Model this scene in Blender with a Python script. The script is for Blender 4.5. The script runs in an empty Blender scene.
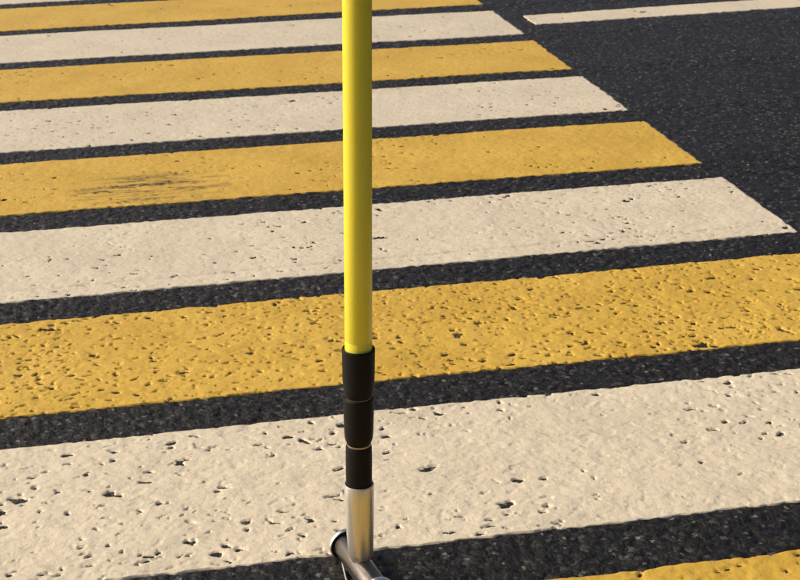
import bpy, math
import numpy as np

# ------------------------------------------------------------------ camera
scene = bpy.context.scene
CAM_H = 0.98138
cam_d = bpy.data.cameras.new('camera')
cam = bpy.data.objects.new('camera', cam_d)
scene.collection.objects.link(cam)
from mathutils import Matrix, Vector
cam.matrix_world = Matrix(((0.980907, 0.084678, -0.175074, 0.0),
                           (-0.193655, 0.342611, -0.919302, 0.0),
                           (-0.017863, 0.935653, 0.352468, CAM_H),
                           (0, 0, 0, 1)))
cam_d.sensor_width = 36.0
cam_d.lens = 70.856
cam_d.clip_start = 0.05
cam_d.clip_end = 2000.0
cam_d.dof.use_dof = True
cam_d.dof.focus_distance = 1.95
cam_d.dof.aperture_fstop = 30.0
scene.camera = cam

# ------------------------------------------------------------------ sky, sun, exposure
SUN_EL = math.radians(34.0)
SUN_AZ = math.radians(-72.0)        # clockwise from +Y: the light stands to the left, a little beyond the tool
world = bpy.data.worlds.new('World')
scene.world = world
world.use_nodes = True
wn = world.node_tree
bg = wn.nodes['Background']
sky = wn.nodes.new('ShaderNodeTexSky')
sky.sky_type = 'NISHITA'
sky.sun_disc = False
sky.sun_elevation = SUN_EL
sky.sun_rotation = SUN_AZ
sky.air_density = 0.6
sky.dust_density = 7.0
sky.ozone_density = 0.3
wn.links.new(sky.outputs[0], bg.inputs[0])
bg.inputs[1].default_value = 0.10

sun_d = bpy.data.lights.new('sun', 'SUN')
sun_d.energy = 2.3
sun_d.angle = math.radians(5.0)
sun_d.color = (1.0, 0.84, 0.58)
sun = bpy.data.objects.new('sun', sun_d)
scene.collection.objects.link(sun)
to_sun = Vector((math.sin(SUN_AZ) * math.cos(SUN_EL), math.cos(SUN_AZ) * math.cos(SUN_EL), math.sin(SUN_EL)))
sun.rotation_euler = to_sun.to_track_quat('Z', 'Y').to_euler()
sun.location = (-3, 3, 4)

scene.view_settings.view_transform = 'Standard'
scene.view_settings.look = 'None'
scene.view_settings.gamma = 1.0
scene.view_settings.use_curve_mapping = False
scene.view_settings.exposure = 0.34

# ------------------------------------------------------------------ numpy noise
def _hash(ix, iy, seed):
    h = (ix.astype(np.int64) * 374761393 + iy.astype(np.int64) * 668265263 + seed * 2147483647) & 0xFFFFFFFF
    h = ((h ^ (h >> 13)) * 1274126177) & 0xFFFFFFFF
    h = (h ^ (h >> 16)) & 0xFFFFFFFF
    h = (h * 2246822519) & 0xFFFFFFFF
    h = h ^ (h >> 15)
    return (h & 0xFFFFFF).astype(np.float64) / float(0xFFFFFF)

def vnoise(x, y, seed):
    """smooth value noise, 0..1, lattice step 1"""
    fx = np.floor(x); fy = np.floor(y)
    tx = x - fx; ty = y - fy
    tx = tx * tx * (3 - 2 * tx); ty = ty * ty * (3 - 2 * ty)
    a = _hash(fx, fy, seed); b = _hash(fx + 1, fy, seed)
    c = _hash(fx, fy + 1, seed); d = _hash(fx + 1, fy + 1, seed)
    return (a * (1 - tx) + b * tx) * (1 - ty) + (c * (1 - tx) + d * tx) * ty

def stones(x, y, step, seed):
    """rounded aggregate: 1 at the crown of a stone, 0 between stones; each stone at its own level"""
    gx = np.floor(x / step); gy = np.floor(y / step)
    best = np.full(x.shape, 9.0); lvl = np.zeros(x.shape)
    for dx in (-1, 0, 1):
        for dy in (-1, 0, 1):
            cx = gx + dx; cy = gy + dy
            px = (cx + 0.15 + 0.7 * _hash(cx, cy, seed)) * step
            py = (cy + 0.15 + 0.7 * _hash(cx, cy, seed + 1)) * step
            d = ((x - px) ** 2 + (y - py) ** 2) / step ** 2
            m = d < best
            best = np.where(m, d, best)
            lvl = np.where(m, _hash(cx, cy, seed + 2), lvl)
    return np.clip(1.0 - 1.7 * best, 0, 1) * (0.45 + 0.55 * lvl)

def pits(x, y, step, prob, rmin, rmax, seed):
    """depth mask 0..1 of ragged holes, one at most per lattice cell"""
    x = x / 1.5
    wx = x + 0.006 * (vnoise(x / 0.011, y / 0.011, seed + 11) - 0.5) + 0.005 * (vnoise(x / 0.0045, y / 0.0045, seed + 12) - 0.5)
    wy = y + 0.008 * (vnoise(x / 0.011, y / 0.011, seed + 13) - 0.5) + 0.005 * (vnoise(x / 0.0045, y / 0.0045, seed + 14) - 0.5)
    gx = np.floor(wx / step); gy = np.floor(wy / step)
    out = np.zeros(x.shape)
    for dx in (-1, 0, 1):
        for dy in (-1, 0, 1):
            cx = gx + dx; cy = gy + dy
            on = _hash(cx, cy, seed) < prob
            px = (cx + _hash(cx, cy, seed + 1)) * step
            py = (cy + _hash(cx, cy, seed + 2)) * step
            q = _hash(cx, cy, seed + 3)
            r = rmin + (rmax - rmin) * q * q
            el = 0.6 + 0.9 * _hash(cx, cy, seed + 4)
            ang = math.pi * _hash(cx, cy, seed + 5)
            ca = np.cos(ang); sa = np.sin(ang)
            ux = (wx - px) * ca + (wy - py) * sa
            uy = -(wx - px) * sa + (wy - py) * ca
            d = np.sqrt((ux / el) ** 2 + (uy * el) ** 2) / r
            deep = 0.55 + 0.45 * _hash(cx, cy, seed + 6)
            out = np.maximum(out, np.where(on, deep * np.clip((1.12 - d) / 0.28, 0, 1), 0))
    return out

# ------------------------------------------------------------------ mesh helpers
def grid_mesh(name, xs, ys, z, yy=None, hole=None):
    """tensor grid; ys 1-D (or yy a full 2-D array), z 2-D [row, col]"""
    ny, nx = z.shape
    X = np.broadcast_to(xs, (ny, nx)) if xs.ndim == 1 else xs
    Y = yy if yy is not None else np.broadcast_to(ys[:, None], (ny, nx))
    co = np.stack([X, Y, z], -1).astype(np.float32).reshape(-1)
    i = np.arange(ny * nx).reshape(ny, nx)
    q = np.stack([i[:-1, :-1], i[:-1, 1:], i[1:, 1:], i[1:, :-1]], -1)
    if hole is not None:                                 # faces worn away
        hm = (hole[:-1, :-1] + hole[:-1, 1:] + hole[1:, 1:] + hole[1:, :-1]) / 4
        q = q[hm < 0.5]
    q = q.reshape(-1).astype(np.int32)
    nf = q.size // 4
    me = bpy.data.meshes.new(name)
    me.vertices.add(ny * nx); me.vertices.foreach_set('co', co)
    me.loops.add(q.size); me.loops.foreach_set('vertex_index', q)
    me.polygons.add(nf)
    me.polygons.foreach_set('loop_start', np.arange(0, nf * 4, 4, dtype=np.int32))
    me.polygons.foreach_set('use_smooth', np.ones(nf, dtype=bool))
    me.update(calc_edges=True)
    me.validate()
    return me

def link(name, me, mat, parent=None):
    o = bpy.data.objects.new(name, me)
    scene.collection.objects.link(o)
    if me is not None and mat is not None:
        me.materials.append(mat)
    if parent is not None:
        o.parent = parent
    return o

def spaced(segs):
    """concatenate coordinate runs: (start, stop, step), ...; last stop kept"""
    out = []
    for a, b, s in segs:
        n = max(1, int(round((b - a) / s)))
        out.append(np.linspace(a, b, n, endpoint=False))
    out.append(np.array([segs[-1][1]]))
    return np.concatenate(out)

# ------------------------------------------------------------------ materials
def new_mat(name):
    m = bpy.data.materials.new(name); m.use_nodes = True
    nt = m.node_tree
    return m, nt, nt.nodes['Principled BSDF']

def nd(nt, kind, **kw):
    n = nt.nodes.new(kind)
    for k, v in kw.items():
        setattr(n, k, v)
    return n

def noise(nt, vec, scale, detail=3.0, rough=0.55):
    n = nd(nt, 'ShaderNodeTexNoise')
    n.inputs['Scale'].default_value = scale
    n.inputs['Detail'].default_value = detail
    n.inputs['Roughness'].default_value = rough
    nt.links.new(vec, n.inputs['Vector'])
    return n.outputs['Fac']

def ramp(nt, fac, stops):
    r = nd(nt, 'ShaderNodeValToRGB')
    el = r.color_ramp.elements
    while len(el) < len(stops):
        el.new(0.5)
    for e, (p, c) in zip(el, stops):
        e.position = p
        e.color = (c, c, c, 1) if not isinstance(c, tuple) else (*c, 1)
    nt.links.new(fac, r.inputs[0])
    return r.outputs[0]

def mix(nt, fac, a, b, mode='MIX'):
    m = nd(nt, 'ShaderNodeMix', data_type='RGBA', blend_type=mode)
    for sock, v in ((m.inputs[0], fac), (m.inputs[6], a), (m.inputs[7], b)):
        if isinstance(v, bpy.types.NodeSocket):
            nt.links.new(v, sock)
        elif isinstance(v, tuple):
            sock.default_value = (*v, 1)
        else:
            sock.default_value = v
    return m.outputs[2]

def math_node(nt, op, a, b=None, clamp=False):
    m = nd(nt, 'ShaderNodeMath', operation=op, use_clamp=clamp)
    for s, v in ((m.inputs[0], a), (m.inputs[1], b)):
        if v is None:
            continue
        if isinstance(v, bpy.types.NodeSocket):
            nt.links.new(v, s)
        else:
            s.default_value = v
    return m.outputs[0]

def bump(nt, height, strength, dist, normal=None):
    b = nd(nt, 'ShaderNodeBump')
    b.inputs['Strength'].default_value = strength
    b.inputs['Distance'].default_value = dist
    nt.links.new(height, b.inputs['Height'])
    if normal is not None:
        nt.links.new(normal, b.inputs['Normal'])
    return b.outputs['Normal']

def asphalt_material():
    m, nt, p = new_mat('asphalt')
    pos = nd(nt, 'ShaderNodeNewGeometry').outputs['Position']
    vo = nd(nt, 'ShaderNodeTexVoronoi', feature='F1')
    vo.inputs['Scale'].default_value = 130.0
    wob = nd(nt, 'ShaderNodeTexNoise'); wob.inputs['Scale'].default_value = 90.0
    nt.links.new(pos, wob.inputs['Vector'])
    ws = nd(nt, 'ShaderNodeVectorMath', operation='MULTIPLY_ADD')
    nt.links.new(wob.outputs['Color'], ws.inputs[0]); ws.inputs[1].default_value = (0.012, 0.012, 0.012); nt.links.new(pos, ws.inputs[2])
    nt.links.new(ws.outputs[0], vo.inputs['Vector'])
    sep = nd(nt, 'ShaderNodeSeparateColor')
    nt.links.new(vo.outputs['Color'], sep.inputs[0])
    # bitumen coat with worn stone faces here and there
    stone = ramp(nt, sep.outputs[0], [(0.0, (0.006, 0.0058, 0.0056)), (0.6, (0.010, 0.0097, 0.0094)), (0.9, (0.017, 0.0165, 0.016)), (1.0, (0.07, 0.066, 0.062))])
    big = ramp(nt, noise(nt, pos, 2.2, 4), [(0.3, 0.75), (0.7, 1.3)])
    col = mix(nt, 1.0, stone, big, 'MULTIPLY')
    # pale dust, more of it between the old stripes
    dust = ramp(nt, noise(nt, pos, 34, 5, 0.65), [(0.5, 0.0), (0.74, 0.3)])
    col = mix(nt, dust, col, (0.030, 0.028, 0.0265))
    v2 = nd(nt, 'ShaderNodeTexVoronoi', feature='F1')
    v2.inputs['Scale'].default_value = 210.0
    nt.links.new(pos, v2.inputs['Vector'])
    s2 = nd(nt, 'ShaderNodeSeparateColor'); nt.links.new(v2.outputs['Color'], s2.inputs[0])
    glint = ramp(nt, s2.outputs[0], [(0.972, 0.0), (0.99, 1.0)])
    col = mix(nt, glint, col, (0.14, 0.137, 0.133))  # sparkling glints painted into the base colour as sparse pale flecks
    nt.links.new(col, p.inputs['Base Color'])
    ro = ramp(nt, sep.outputs[1], [(0.0, 0.20), (1.0, 0.55)])
    nt.links.new(ro, p.inputs['Roughness'])
    p.inputs['Specular IOR Level'].default_value = 0.25
    inv = math_node(nt, 'SUBTRACT', 1.0, vo.outputs['Distance'])
    n1 = bump(nt, inv, 0.45, 0.004)
    n2 = bump(nt, noise(nt, pos, 240, 5, 0.7), 0.7, 0.003, n1)
    nt.links.new(n2, p.inputs['Normal'])
    return m

def paint_material(name, base, dirty, worn, scuff=False, seed=0.0):
    m, nt, p = new_mat(name)
    geo = nd(nt, 'ShaderNodeNewGeometry').outputs['Position']
    add = nd(nt, 'ShaderNodeVectorMath', operation='ADD')
    nt.links.new(geo, add.inputs[0]); add.inputs[1].default_value = (seed, seed * 0.7, 0)
    pos = add.outputs[0]
    col = mix(nt, ramp(nt, noise(nt, pos, 5.5, 5, 0.6), [(0.36, 0.0), (0.68, 1.0)]), base, dirty)
    # fine grime and tyre dust
    grime = ramp(nt, noise(nt, pos, 95, 4, 0.6), [(0.57, 0.0), (0.72, 0.6)])
    col = mix(nt, grime, col, worn)
    spk = ramp(nt, noise(nt, pos, 300, 3, 0.6), [(0.60, 0.0), (0.76, 0.6)])
    col = mix(nt, spk, col, worn)
    if scuff:
        # black tyre scuffs: a few parallel streaks over one patch
        sx = nd(nt, 'ShaderNodeSeparateXYZ'); nt.links.new(geo, sx.inputs[0])
        X, Y = sx.outputs[0], sx.outputs[1]
        fx = math_node(nt, 'SUBTRACT', 1.0, math_node(nt, 'ABSOLUTE', math_node(nt, 'DIVIDE', math_node(nt, 'SUBTRACT', X, 0.085), 0.18)), True)
        fy = math_node(nt, 'SUBTRACT', 1.0, math_node(nt, 'ABSOLUTE', math_node(nt, 'DIVIDE', math_node(nt, 'SUBTRACT', Y, 3.29), 0.12)), True)
        area = math_node(nt, 'MULTIPLY', math_node(nt, 'POWER', fx, 0.6), math_node(nt, 'POWER', fy, 0.6))
        mp = nd(nt, 'ShaderNodeMapping'); nt.links.new(geo, mp.inputs[0])
        mp.inputs['Scale'].default_value = (6.0, 46.0, 1.0)
        st = ramp(nt, noise(nt, mp.outputs[0], 1.0, 3, 0.6), [(0.47, 0.0), (0.56, 1.0)])
        br = ramp(nt, noise(nt, geo, 60, 4, 0.7), [(0.36, 0.15), (0.6, 1.0)])
        k = math_node(nt, 'MULTIPLY', math_node(nt, 'MULTIPLY', st, br), area)
        k = math_node(nt, 'MULTIPLY', k, 1.6, True)
        col = mix(nt, k, col, (0.07, 0.045, 0.02))
    nt.links.new(col, p.inputs['Base Color'])
    p.inputs['Roughness'].default_value = 0.42
    p.inputs['Specular IOR Level'].default_value = 0.5
    b1 = bump(nt, noise(nt, pos, 120, 4, 0.6), 0.35, 0.004)
    b2 = bump(nt, noise(nt, pos, 600, 2), 0.25, 0.0008, b1)
    nt.links.new(b2, p.inputs['Normal'])
    return m

MAT_ASPHALT = asphalt_material()
WHITE = ((0.68, 0.615, 0.485), (0.60, 0.54, 0.42), (0.40, 0.35, 0.26))
YELLOW = ((0.64, 0.425, 0.065), (0.54, 0.345, 0.04), (0.34, 0.20, 0.02))
MAT_WHITE = paint_material('white_road_paint', *WHITE)
MAT_YELLOW = paint_material('yellow_road_paint', *YELLOW, scuff=True, seed=3.1)

# ------------------------------------------------------------------ stripes: ground lines (far edge, near edge), y at x=-0.25 and at x=1.0
#        colour,   far0,  far1,  near0, near1, pits prob (small, large), roughness of the drape, grid step
STRIPES = [
    ('white',  7.062, 7.062, 6.672, 6.672, .12, .05, .4, .012),
    ('yellow', 6.562, 6.562, 6.172, 6.172, .12, .05, .4, .010),
    ('white',  6.062, 6.062, 5.665, 5.672, .12, .05, .4, .007),
    ('yellow', 5.572, 5.564, 5.168, 5.172, .30, .06, .5, .0052),
    ('white',  5.088, 5.060, 4.672, 4.660, .30, .06, .5, .0046),
    ('yellow', 4.578, 4.560, 4.177, 4.157, .45, .08, .6, .0040),
    ('white',  4.078, 4.063, 3.667, 3.671, .42, .08, .6, .0036),
    ('yellow', 3.567, 3.559, 3.171, 3.174, .50, .10, .8, .0031),
    ('white',  3.052, 3.059, 2.656, 2.676, .48, .10, .8, .0027),
    ('yellow', 2.552, 2.563, 2.172, 2.177, .80, .08, 1.0, .0022),
    ('white',  2.066, 2.071, 1.673, 1.671, .40, .30, 1.0, .0019),
    ('yellow', 1.562, 1.555, 1.172, 1.172, .70, .12, 1.2, .0034),
    ('white',  1.062, 1.062, 0.672, 0.672, .40, .20, 1.0, .010),
]
X_END, X_START = 1.294, -2.75

def line_at(a, b, x):
    return a + (b - a) * (x + 0.25) / 1.25

# ------------------------------------------------------------------ road
def road_height(x, y):
    wx = x + 0.008 * (vnoise(x / 0.012, y / 0.012, 61) - 0.5); wy = y + 0.008 * (vnoise(x / 0.012, y / 0.012, 62) - 0.5)
    bed = np.ones(x.shape)                               # under the stripes the old paint has filled the texture
    for st in STRIPES:
        inside = (y < line_at(st[1], st[2], x) + 0.001) & (y > line_at(st[3], st[4], x) - 0.001) & (x < X_END + 0.001) & (x > X_START)
        bed = np.where(inside, 0.25, bed)
    bed = np.where((x > 1.363) & (y > 4.79) & (y < 5.16), np.where((y < 4.947 + (x - 1.365) * 0.058) & (y > 4.796 + (x - 1.365) * 0.045), 0.25, bed), bed)
    z = bed * 0.0042 * stones(wx / 1.45, wy, 0.0125, 5)
    z += 0.0012 * (vnoise(x / 0.021, y / 0.021, 7) - 0.5)
    z += 0.0025 * (vnoise(x / 0.35, y / 0.35, 8) - 0.5)
    return z

edges = sorted(set([s[2] for s in STRIPES] + [s[4] for s in STRIPES]))
ys = [(-300, -20, 70), (-20, 0.5, 2.5), (0.5, 1.38, 0.03)]
cur = 1.38
for s in STRIPES[::-1]:
    near, far = min(s[3], s[4]), max(s[1], s[2])
    if far < 1.4 or near > 5.9:
        continue
    fine = 0.0030 if cur < 2.3 else 0.0036 if cur < 3.3 else 0.0052 if cur < 4.3 else 0.0075
    a, b = near + 0.022, far - 0.022
    if a > cur:
        ys.append((cur, a, fine)); cur = a
    ys.append((cur, b, fine * 2.4)); cur = b
ys += [(cur, 6.2, 0.01), (6.2, 8, 0.06), (8, 30, 1.5), (30, 400, 60)]
xs = [(-300, -20, 70), (-20, -1.2, 1.6), (-1.2, -0.45, 0.03), (-0.45, 1.30, 0.0034), (1.30, 2.45, 0.0042), (2.45, 3.2, 0.03), (3.2, 25, 1.6), (25, 300, 70)]
ys = spaced(ys); xs = spaced(xs)
XX, YY = np.meshgrid(xs, ys)
zz = road_height(XX, YY)
road = link('road', grid_mesh('road', xs, ys, zz), MAT_ASPHALT)
road['kind'] = 'structure'
road['label'] = 'dark grey asphalt road under the yellow and white crossing stripes'
del XX, YY, zz

# ------------------------------------------------------------------ painted stripes: a draped film of thick paint with real holes down to the asphalt
def paint_sheet(name, mat, xs, tv, far0, far1, near0, near1, p_small, p_large, drape, seed, ridge=False, end_skew=0.0, even=False, worn_through=True):
    X = np.broadcast_to(xs, (tv.size, xs.size)).copy()
    T = np.broadcast_to(tv[:, None], X.shape)
    far = line_at(far0, far1, X); near = line_at(near0, near1, X)
    # slightly ragged edges
    rag = 0.0040
    far = far + rag * (vnoise(X / 0.013, X * 0 + seed, 21) - 0.5) + rag * 0.5 * (vnoise(X / 0.06, X * 0 + seed, 22) - 0.5)
    near = near + rag * (vnoise(X / 0.013, X * 0 + seed, 23) - 0.5) + rag * 0.5 * (vnoise(X / 0.06, X * 0 + seed, 24) - 0.5)
    Y = near + (far - near) * T
    # the ends waver as well
    w = np.clip((X - (X_END - 0.05)) / 0.05, 0, 1) if end_skew == 0.0 else np.clip(((end_skew + 0.05) - X) / 0.05, 0, 1)
    X = X + w * 0.006 * (vnoise(Y / 0.02, Y * 0 + seed, 25) - 0.5)
    z = 0.0028 + drape * (0.0012 * (vnoise(X / 0.017, Y / 0.017, seed + 31) - 0.5) + 0.0013 * (vnoise(X / 0.04, Y / 0.04, seed + 32) - 0.5)
                          + 0.0006 * (vnoise(X / 0.007, Y / 0.007, seed + 33) - 0.5))
    z += 0.0025 * (vnoise(X / 0.35, Y / 0.35, 8) - 0.5)
    # patches where the paint is more broken
    patch = np.clip(0.1 + 2.0 * (vnoise(X / 0.16, Y / 0.10, seed + 41) - 0.25), 0.08, 1.6)
    if even:
        patch = 0.55 + 0.5 * patch
    h = pits(X, Y, 0.015, p_small * patch, 0.0018, 0.0044, seed + 50)
    h = np.maximum(h, pits(X, Y, 0.042, p_large * patch, 0.0032, 0.0088, seed + 70))
    # shallow dimples that do not go through
    dm = np.maximum(pits(X, Y, 0.024, 0.6, 0.003, 0.008, seed + 90), 0.8 * pits(X, Y, 0.013, 0.5, 0.0018, 0.004, seed + 120))
    z -= 0.0010 * drape * dm
    z -= (0.0018 if worn_through else 0.0046) * h
    if ridge:                                            # step where a second coat ends short of the edge
        d = Y - near
        dd = d - 0.050 - 0.005 * vnoise(X / 0.05, Y * 0, 77)
        z += 0.0010 * np.clip(dd / 0.006, 0, 1) - 0.0019 * np.exp(-(dd / 0.005) ** 2) * (0.5 + 0.5 * vnoise(X / 0.06, Y * 0, 78))
    # the rim turns down into the asphalt on every side
    z[0, :] = z[-1, :] = -0.003
    z[:, 0] = z[:, -1] = -0.003
    return grid_mesh(name, X, None, z, Y, hole=h if worn_through else None)

names = {
    'white': 'white_stripe', 'yellow': 'yellow_stripe'}
for i, (c, f0, f1, n0, n1, ps, pl, dr, st) in enumerate(STRIPES):
    xl = -0.25 - (0.10 + 0.02 * max(0, f0 - 1.5))
    segs = [(X_START, X_START + 0.002, 0.002), (X_START + 0.002, xl - 0.15, 0.03), (xl - 0.15, X_END - 0.0015, st), (X_END - 0.0015, X_END, 0.0015)]
    x = spaced(segs)
    n = int(round((f0 - n0) / (st * 1.2)))
    t = np.concatenate([[0, 0.004], np.linspace(0.004, 0.996, n)[1:-1], [0.996, 1.0]])
    me = paint_sheet(names[c], MAT_WHITE if c == 'white' else MAT_YELLOW, x, t, f0, f1, n0, n1, ps, pl, dr, 100 + 17 * i, ridge=(i == 8), even=(i in (9, 11)), worn_through=(i < 9))
    o = link(names[c], me, MAT_WHITE if c == 'white' else MAT_YELLOW, road)
    o['label'] = ('yellow crossing stripe with dark tyre scuffs' if i == 7 else 'cream white crossing stripe with a second coat ending short of its edge' if i == 8 else
                  ('cream white' if c == 'white' else 'yellow') + ' painted crossing stripe on the asphalt')

# lane line beyond the crossing
x = spaced([(1.365, 1.367, 0.002), (1.367, 2.6, 0.005), (2.6, 5.0, 0.03), (5.0, 5.002, 0.002)])
t = np.concatenate([[0, 0.01], np.linspace(0.01, 0.99, 24)[1:-1], [0.99, 1.0]])
s0 = 0.050 / 0.86
f0, n0 = 4.947 - s0 * 1.615, 4.796 - s0 * 1.615 + 0.006
me = paint_sheet('lane_line', MAT_WHITE, x, t, f0, f0 + s0 * 1.25, n0, n0 + s0 * 1.25 * 0.85, .22, .1, .6, 900, end_skew=1.365)
o = link('lane_line', me, MAT_WHITE, road)
o['label'] = 'narrow white lane line running along the asphalt past the crossing'

# ------------------------------------------------------------------ the tool
def simple(name, col, rough, metal=0.0, spec=0.5, grain=None):
    m, nt, p = new_mat(name)
    p.inputs['Metallic'].default_value = metal
    p.inputs['Specular IOR Level'].default_value = spec
    tc = nd(nt, 'ShaderNodeTexCoord').outputs['Object']
    mp = nd(nt, 'ShaderNodeMapping'); nt.links.new(tc, mp.inputs[0])
    sc, amt, bstr = grain
    mp.inputs['Scale'].default_value = sc
    f = noise(nt, mp.outputs[0], 1.0, 4, 0.6)
    lo = tuple(c * (1 - amt) for c in col); hi = tuple(min(1, c * (1 + amt)) for c in col)
    nt.links.new(ramp(nt, f, [(0.3, lo), (0.7, hi)]), p.inputs['Base Color'])
    nt.links.new(ramp(nt, f, [(0.3, rough * 0.85), (0.7, min(1, rough * 1.2))]), p.inputs['Roughness'])
    nt.links.new(bump(nt, f, bstr, 0.0006), p.inputs['Normal'])
    return m

MAT_POLE = simple('yellow_pole_paint', (0.80, 0.70, 0.05), 0.38, grain=((900, 900, 300), 0.06, 0.12))
MAT_TAPE = simple('black_rubber', (0.006, 0.0058, 0.006), 0.6, spec=0.2, grain=((300, 300, 900), 0.25, 0.35))
MAT_STEEL = simple('brushed_steel', (0.66, 0.66, 0.65), 0.36, metal=0.82, grain=((1500, 1500, 25), 0.10, 0.12))
MAT_DARK = simple('dark_steel', (0.17, 0.155, 0.145), 0.34, metal=1.0, grain=((200, 200, 200), 0.08, 0.015))
MAT_CHROME = simple('bright_steel', (0.85, 0.83, 0.79), 0.30, metal=1.0, grain=((300, 300, 300), 0.04, 0.01))
MAT_BRASS = simple('ring_metal', (0.42, 0.39, 0.34), 0.4, metal=1.0, grain=((300, 300, 300), 0.08, 0.05))

def lathe(name, prof, seg=56, frame=Matrix.Identity(4), closed=False, shift=None):
    """prof: (r, s) rings along local Z; closed profile makes a ring body"""
    v, f = [], []
    for r, s in prof:
        ox = shift(s) if shift else 0.0
        for k in range(seg):
            a = 2 * math.pi * k / seg
            v.append(frame @ Vector((r * math.cos(a) + ox, r * math.sin(a), s)))
    n = len(prof)
    for i in range(n if closed else n - 1):
        j = (i + 1) % n
        for k in range(seg):
            k2 = (k + 1) % seg
            f.append((i * seg + k, i * seg + k2, j * seg + k2, j * seg + k))
    if not closed:
        f.append(tuple(range(seg))[::-1])
        f.append(tuple((n - 1) * seg + k for k in range(seg)))
    me = bpy.data.meshes.new(name)
    me.from_pydata(v, [], f)
    import bmesh
    bm = bmesh.new(); bm.from_mesh(me)
    bmesh.ops.recalc_face_normals(bm, faces=bm.faces[:])
    bm.to_mesh(me); bm.free()
    for p in me.polygons:
        p.use_smooth = len(p.vertices) == 4
    me.set_sharp_from_angle(angle=math.radians(38))
    return me

tool = bpy.data.objects.new('long_handled_tool', None)
scene.collection.objects.link(tool)
tool.empty_display_size = 0.1
tool.location = (0.25059, 1.60359, 0.0)
tool['label'] = 'upright yellow pole with black rubber sleeves and a steel socket foot, standing on the crossing'
tool['category'] = 'hand tool'
axis = Vector((0.02294, -0.00437, 0.99973)).normalized()
qx = Vector((1, 0, 0)); qx = (qx - axis * qx.dot(axis)).normalized(); qy = axis.cross(qx)
POLE = Matrix(((qx.x, qy.x, axis.x, 0), (qx.y, qy.y, axis.y, 0), (qx.z, qy.z, axis.z, 0.036), (0, 0, 0, 1)))

handle = link('handle', lathe('handle', [(0.0130, 0.250), (0.0152, 0.252), (0.0154, 0.2738), (0.0148, 0.2750), (0.0148, 0.2760), (0.0154, 0.2775),
                                         (0.0154, 0.45), (0.0154, 0.75), (0.0154, 1.05), (0.0154, 1.36), (0.0150, 1.365), (0.0130, 1.368)], frame=POLE), MAT_POLE, tool)
link('end_cap', lathe('end_cap', [(0.0160, 1.345), (0.0175, 1.347), (0.0175, 1.378), (0.0165, 1.386), (0.012, 1.391), (0.004, 1.393)], frame=POLE), MAT_TAPE, tool)
link('sleeve', lathe('sleeve', [(0.0145, 0.2100), (0.0155, 0.2080), (0.0164, 0.2090), (0.0170, 0.2150), (0.0181, 0.2290), (0.0184, 0.2450), (0.0185, 0.2600),
                                (0.0188, 0.2630), (0.0187, 0.2655), (0.0180, 0.2668), (0.0168, 0.2662), (0.0156, 0.2630)], frame=POLE), MAT_TAPE, tool)
link('ring', lathe('ring', [(0.0120, 0.2052), (0.0153, 0.2052), (0.0153, 0.2085), (0.0120, 0.2085)], frame=POLE), MAT_DARK, tool)
link('sleeve', lathe('sleeve', [(0.0136, 0.1490), (0.0142, 0.1500), (0.0160, 0.1560), (0.0166, 0.1620), (0.0170, 0.1750), (0.0174, 0.1950), (0.0174, 0.2010),
                                (0.0172, 0.2055), (0.0164, 0.2064), (0.0130, 0.2064)], frame=POLE), MAT_TAPE, tool)
link('ring', lathe('ring', [(0.0110, 0.1466), (0.0136, 0.1466), (0.0137, 0.1474), (0.0136, 0.1488), (0.0110, 0.1488)], frame=POLE), MAT_BRASS, tool)
link('sleeve', lathe('sleeve', [(0.0120, 0.0800), (0.0146, 0.0800), (0.0147, 0.0960), (0.0151, 0.1000), (0.0152, 0.1200), (0.0152, 0.1380), (0.0149, 0.1445),
                                (0.0143, 0.1466), (0.0120, 0.1468)], frame=POLE), MAT_TAPE, tool)
sock_shift = lambda s: 0.0019 * max(0.0, 1 - s / 0.09)
link('socket', lathe('socket', [(0.0150, 0.0880), (0.0152, 0.0965), (0.0160, 0.0975), (0.0171, 0.0970), (0.0174, 0.0960), (0.0173, 0.0800), (0.0168, 0.0600), (0.0162, 0.0400),
                                (0.0154, 0.0220), (0.0147, 0.0080), (0.0138, 0.0025), (0.0125, 0.0), (0.0110, -0.004), (0.0100, -0.006)], frame=POLE, shift=sock_shift), MAT_STEEL, tool)

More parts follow.
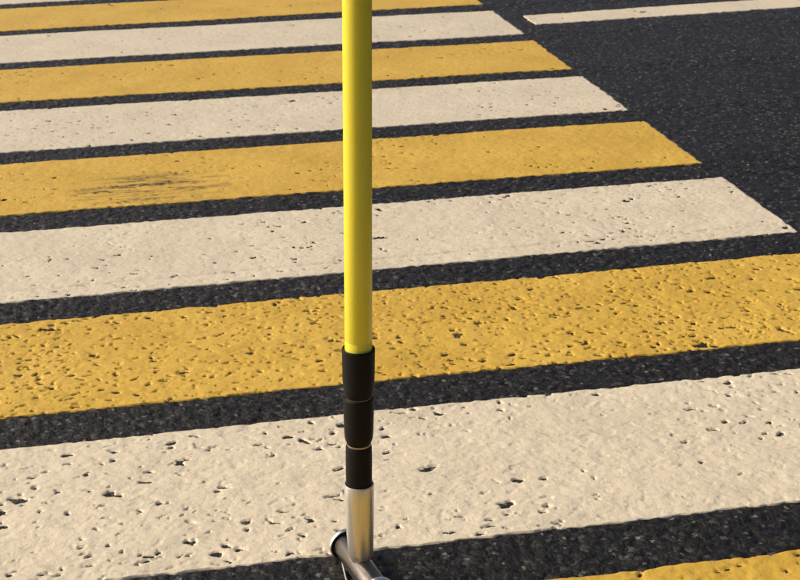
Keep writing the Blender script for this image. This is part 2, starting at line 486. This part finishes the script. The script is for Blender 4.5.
# foot: short cross tube with a flange at each end, lying on the road
d = Vector((0.16323, -0.98659, 0.0)); side = Vector((d.y, -d.x, 0)); upv = Vector((0, 0, 1))
c0 = Vector((0.0019, 0.0, 0.0215))
FOOT = Matrix(((upv.x, side.x, d.x, c0.x), (upv.y, side.y, d.y, c0.y), (upv.z, side.z, d.z, c0.z), (0, 0, 0, 1)))
link('cross_tube', lathe('cross_tube', [(0.0148, -0.0600), (0.0152, -0.0585), (0.0152, 0.0), (0.0152, 0.0585), (0.0148, 0.0600)], frame=FOOT), MAT_DARK, tool)
for sgn in (-1, 1):
    a = sgn * 0.0575
    link('flange', lathe('flange', [(0.0140, a + sgn * 0.0002), (0.0176, a), (0.0188, a - sgn * 0.0010), (0.0196, a + sgn * 0.0004), (0.0198, a + sgn * 0.0030), (0.0192, a + sgn * 0.0056),
                                    (0.0178, a + sgn * 0.0068), (0.0080, a + sgn * 0.0072), (0.0030, a + sgn * 0.0072)], frame=FOOT), MAT_CHROME, tool)
    b = sgn * 0.0570
    link('recess_shade', lathe('recess_shade', [(0.0130, b - sgn * 0.0014), (0.0176, b - sgn * 0.0014), (0.0180, b - sgn * 0.0010), (0.0180, b + sgn * 0.0004), (0.0130, b + sgn * 0.0004)], frame=FOOT), MAT_TAPE, tool)  # black ring added to stand for the shade in the flange recess
def bar_mesh(name, pts, r, seg=12):
    v, f = [], []
    for i, p in enumerate(pts):
        t = (pts[min(i + 1, len(pts) - 1)] - pts[max(i - 1, 0)]).normalized()
        a = t.cross(Vector((0, 0, 1))).normalized(); b = a.cross(t)
        for k in range(seg):
            an = 2 * math.pi * k / seg
            v.append(p + a * r * math.cos(an) + b * r * math.sin(an))
    for i in range(len(pts) - 1):
        for k in range(seg):
            k2 = (k + 1) % seg
            f.append((i * seg + k, i * seg + k2, (i + 1) * seg + k2, (i + 1) * seg + k))
    f.append(tuple(range(seg))[::-1]); f.append(tuple((len(pts) - 1) * seg + k for k in range(seg)))
    me = bpy.data.meshes.new(name); me.from_pydata(v, [], f)
    for p in me.polygons:
        p.use_smooth = len(p.vertices) == 4
    return me
L0 = tool.location
pts = [Vector(p) for p in ((0.2372, 1.6600, 0.0105), (0.2358, 1.6363, 0.0075), (0.2348, 1.6088, 0.0062), (0.2365, 1.5750, 0.0070), (0.2470, 1.5430, 0.0105))]
link('skid_rod', bar_mesh('skid_rod', [p - L0 for p in pts], 0.0014), MAT_CHROME, tool)
